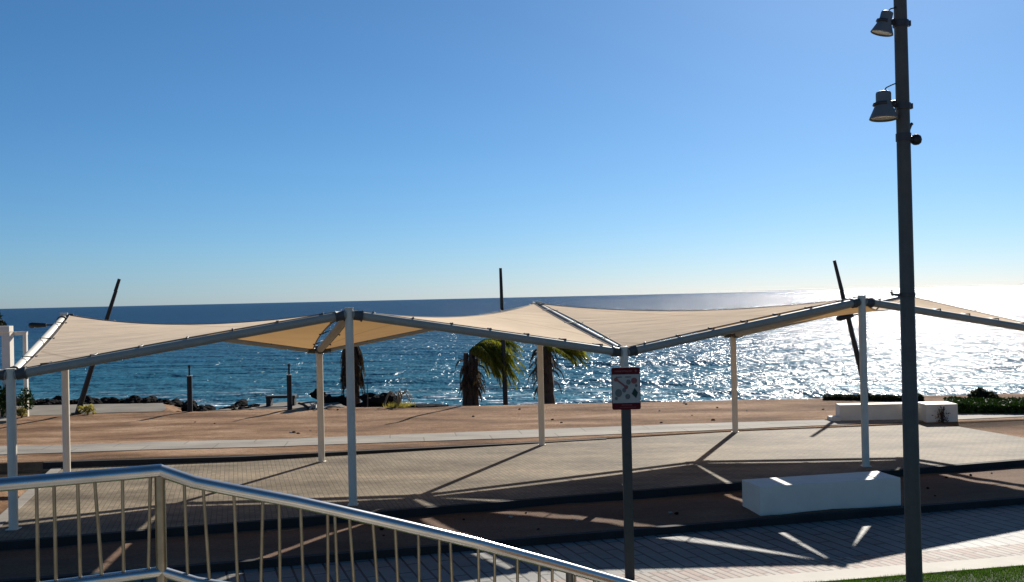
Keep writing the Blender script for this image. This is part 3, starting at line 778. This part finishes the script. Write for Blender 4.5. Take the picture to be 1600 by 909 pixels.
def hedge(name, a, b2, depth, h, label, mat, seed, n, size, cat='hedge'):
    rnd = random.Random(seed); a, b2 = Vector(a), Vector(b2); L = (b2-a).length; ang = math.atan2(b2.y-a.y, b2.x-a.x)
    e = empty(name, a, label, cat, rz=ang)
    def ins(r):
        x = r.uniform(0, L); hh = h*(1 + .22*mnoise.noise(Vector((x*1.7, seed, 0))) + .1*mnoise.noise(Vector((x*5, seed, 2))))
        f = r.random()
        if f < .5: return (x, r.uniform(0, depth), hh - abs(r.gauss(0,.04)))
        if f < .85: return (x, abs(r.gauss(0,.05)), r.uniform(0, hh))
        return (x, r.uniform(0, depth), r.uniform(0, hh))
    k = MB(); leaves(k, n, ins, rnd, size); k.build('foliage', mat, e)
    k = MB()
    for i in range(int(L/.35)):
        x = .2 + i*.35; 
        k.tube([(x, depth*.5, -.05), (x+rnd.gauss(0,.05), depth*.5+rnd.gauss(0,.1), h*.8)], [.03,.012], 6)
    k.build('stems', M['bark'], e)
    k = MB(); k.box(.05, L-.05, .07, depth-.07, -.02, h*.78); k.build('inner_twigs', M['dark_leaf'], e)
    return e
hedge('hedge', (14.05,31.6,-.02), (24,28.6,-.02), 2.4, .29, 'clipped green hedge with dark front running off at right', M['hedge_leaf'], 5, 26000, .055)
hedge('low_hedge', (11.35,36.2,-.02), (14.6,35.2,-.02), .7, .17, 'low blackish hedge behind the white wall at the sea edge', M['dark_leaf'], 6, 5200, .05)
shrub((16.2,34.4,0), .42, .4, .46, 'rounded dark bush rising behind the green hedge at right', M['dark_leaf'], 31, 2400, .06)
shrub((-18.6,36.2,0), .75, .6, 1.35, 'green and brown shrub at the foot of the white pergola at left', M['hedge_leaf'], 33, 2600, .06)
shrub((-17.9,36.3,0), .28, .25, .35, 'small pale tuft at the foot of the slim pergola post', M['dry'], 34, 500, .045, cat='plant', name='tuft')
shrub((-15.75,36.9,0), .32, .25, .36, 'small dry tuft at the foot of the pole leaning right', M['dry'], 35, 500, .045, cat='plant', name='tuft')
# tree whose top just shows at the left edge
e = empty('tree', (-22.85,43,-.6), 'dark tree whose crown just enters the left edge above the pergola', 'tree')
k = MB(); k.tube([(0,0,-.3),(.1,0,2),(.25,.1,4.0)], [.16,.12,.05], 10); k.build('trunk', M['bark'], e)
k = MB(); rnd = random.Random(40)
def crown_in(r):
    c = r.choice(((.2,0,4.3,.55),(.55,.1,3.9,.4),(-.3,.1,4.0,.6),(.1,0,3.5,.5))); v = Vector((r.gauss(0,1), r.gauss(0,1), r.gauss(0,1))).normalized()*r.random()**.4*c[3]
    return (c[0]+v.x, c[1]+v.y, c[2]+v.z*.6)
leaves(k, 2600, crown_in, rnd, .08); k.build('crown', M['dark_leaf'], e)
# dry arching plant with a yellow tuft
e = empty('dry_plant', (-4.25,37.2,0), 'dry arching plant with a yellow green tuft at its foot', 'plant')
k = MB(); rnd = random.Random(50)
for i in range(16):
    a = rnd.uniform(0,6.28); q = rnd.uniform(.3,.62); hh = rnd.uniform(.35,.66)
    k.tube([(0,0,0),(q*.35*math.cos(a), q*.35*math.sin(a), hh*.8),(q*.7*math.cos(a), q*.7*math.sin(a), hh),(q*1.05*math.cos(a), q*1.05*math.sin(a), hh*.62),(q*1.25*math.cos(a), q*1.25*math.sin(a), .1)], [.018,.016,.014,.012,.006], 6)
k.build('stalks', simple('dry_stalk', (.26,.21,.14), .8), e)
k = MB()
for i in range(420):
    x, y = rnd.gauss(.12,.24), rnd.gauss(0,.18); hh = rnd.uniform(.08,.24)
    k.add([(x-.008,y,-.02),(x+.008,y,-.02),(x+rnd.gauss(0,.05),y+rnd.gauss(0,.04),hh)], [(0,1,2)])
k.build('tuft', M['dry'], e)
# bleached branches lying on the slab
e = empty('driftwood', (-7.5,37.0,0), 'bleached driftwood branches lying before the pale slab', 'driftwood')
rnd = random.Random(60)
k = MB()
for i in range(11):
    x = rnd.uniform(-.1,.6); a = rnd.uniform(-.6,3.7); ln = rnd.uniform(.25,.6)
    k.tube([(x, rnd.gauss(0,.1), .03), (x+.5*ln*math.cos(a), rnd.gauss(0,.1), .08+.3*ln*abs(math.sin(a))), (x+ln*math.cos(a), rnd.gauss(0,.15), .06+.55*ln*abs(math.sin(a)))], [.035,.026,.012], 7)
k.build('branches', M['wood_dry'], e)
k = MB(); k.tube([(-.45,-.05,.24),(-.25,-.1,.2),(-.05,-.1,.05),(.1,-.12,.0)], [.03,.05,.06,.04], 8); k.build('dark_branch', M['bark'], e)
e = MB(); e.tube([(0,0,-.05),(.02,0,.6),(.01,0,1.12)], [.02,.016,.01], 6)
tag(e.build('stick', M['bark'], loc=None), 'thin upright stick among the rocks right of the dead palm', 'stick').location = (-5.42,37.25,0)

# ------------------------------------------------------------------ white wall at right, pergola at left
wl = empty('low_wall', (10.0,30.3,0), 'low white wall with a small step at the far right corner of the platform', 'wall')
k = MB(); k.box(0,2.45,0,.45,-.1,.50, Matrix.Rotation(R(-2),4,'Z')); k.build('long_block', M['white_paint'], wl, .012)
k = MB(); k.box(2.33,3.27,-.75,.05,-.1,.54); k.build('end_block', M['white_paint'], wl, .012)
k = MB(); k.box(-.28,-.005,-.1,.35,-.1,.14); k.build('step', M['white_paint'], wl, .01)
rnd = random.Random(70)
e = empty('dry_weed', (12.75,29.45,0), 'dark dry weed growing against the end of the white wall', 'plant')
k = MB(); stems(k, 14, .16, .5, rnd, .012); k.build('stems', M['bark'], e)
k = MB(); leaves(k, 130, lambda r: (r.gauss(0,.09), r.gauss(0,.05), abs(r.gauss(.15,.14))), rnd, .035); k.build('foliage', M['dead'], e)
pg = empty('pergola', (-18.5,36.6,0), 'white pergola frame cut by the left edge of the photo', 'pergola')
for x, y, r_ in ((-.02,0,.15), (.53,.2,.065), (-2.6,0,.15), (-2.6,2.4,.065)):
    k = MB(); k.box(x-r_, x+r_, y-r_, y+r_, -.05, 3.12 if r_ > .1 else 3.06); k.build('post', M['white_paint'], pg, .006)
k = MB(); k.box(-2.75,.60,.13,.27,3.0,3.14); k.build('beam', M['white_paint'], pg)
k = MB(); k.box(-2.67,-2.53,.28,2.47,3.003,3.137); k.build('beam', M['white_paint'], pg)
k = MB(); k.box(-2.8,.14,-.2,.12,3.145,3.36); k.build('fascia', M['white_paint'], pg, .006)
k = MB(); k.prism([(-25,33.2),(-17.6,34.6),(-18.05,35.9),(-25,35.6)], -.1, .10); structure(k.build('plinth', M['path']))
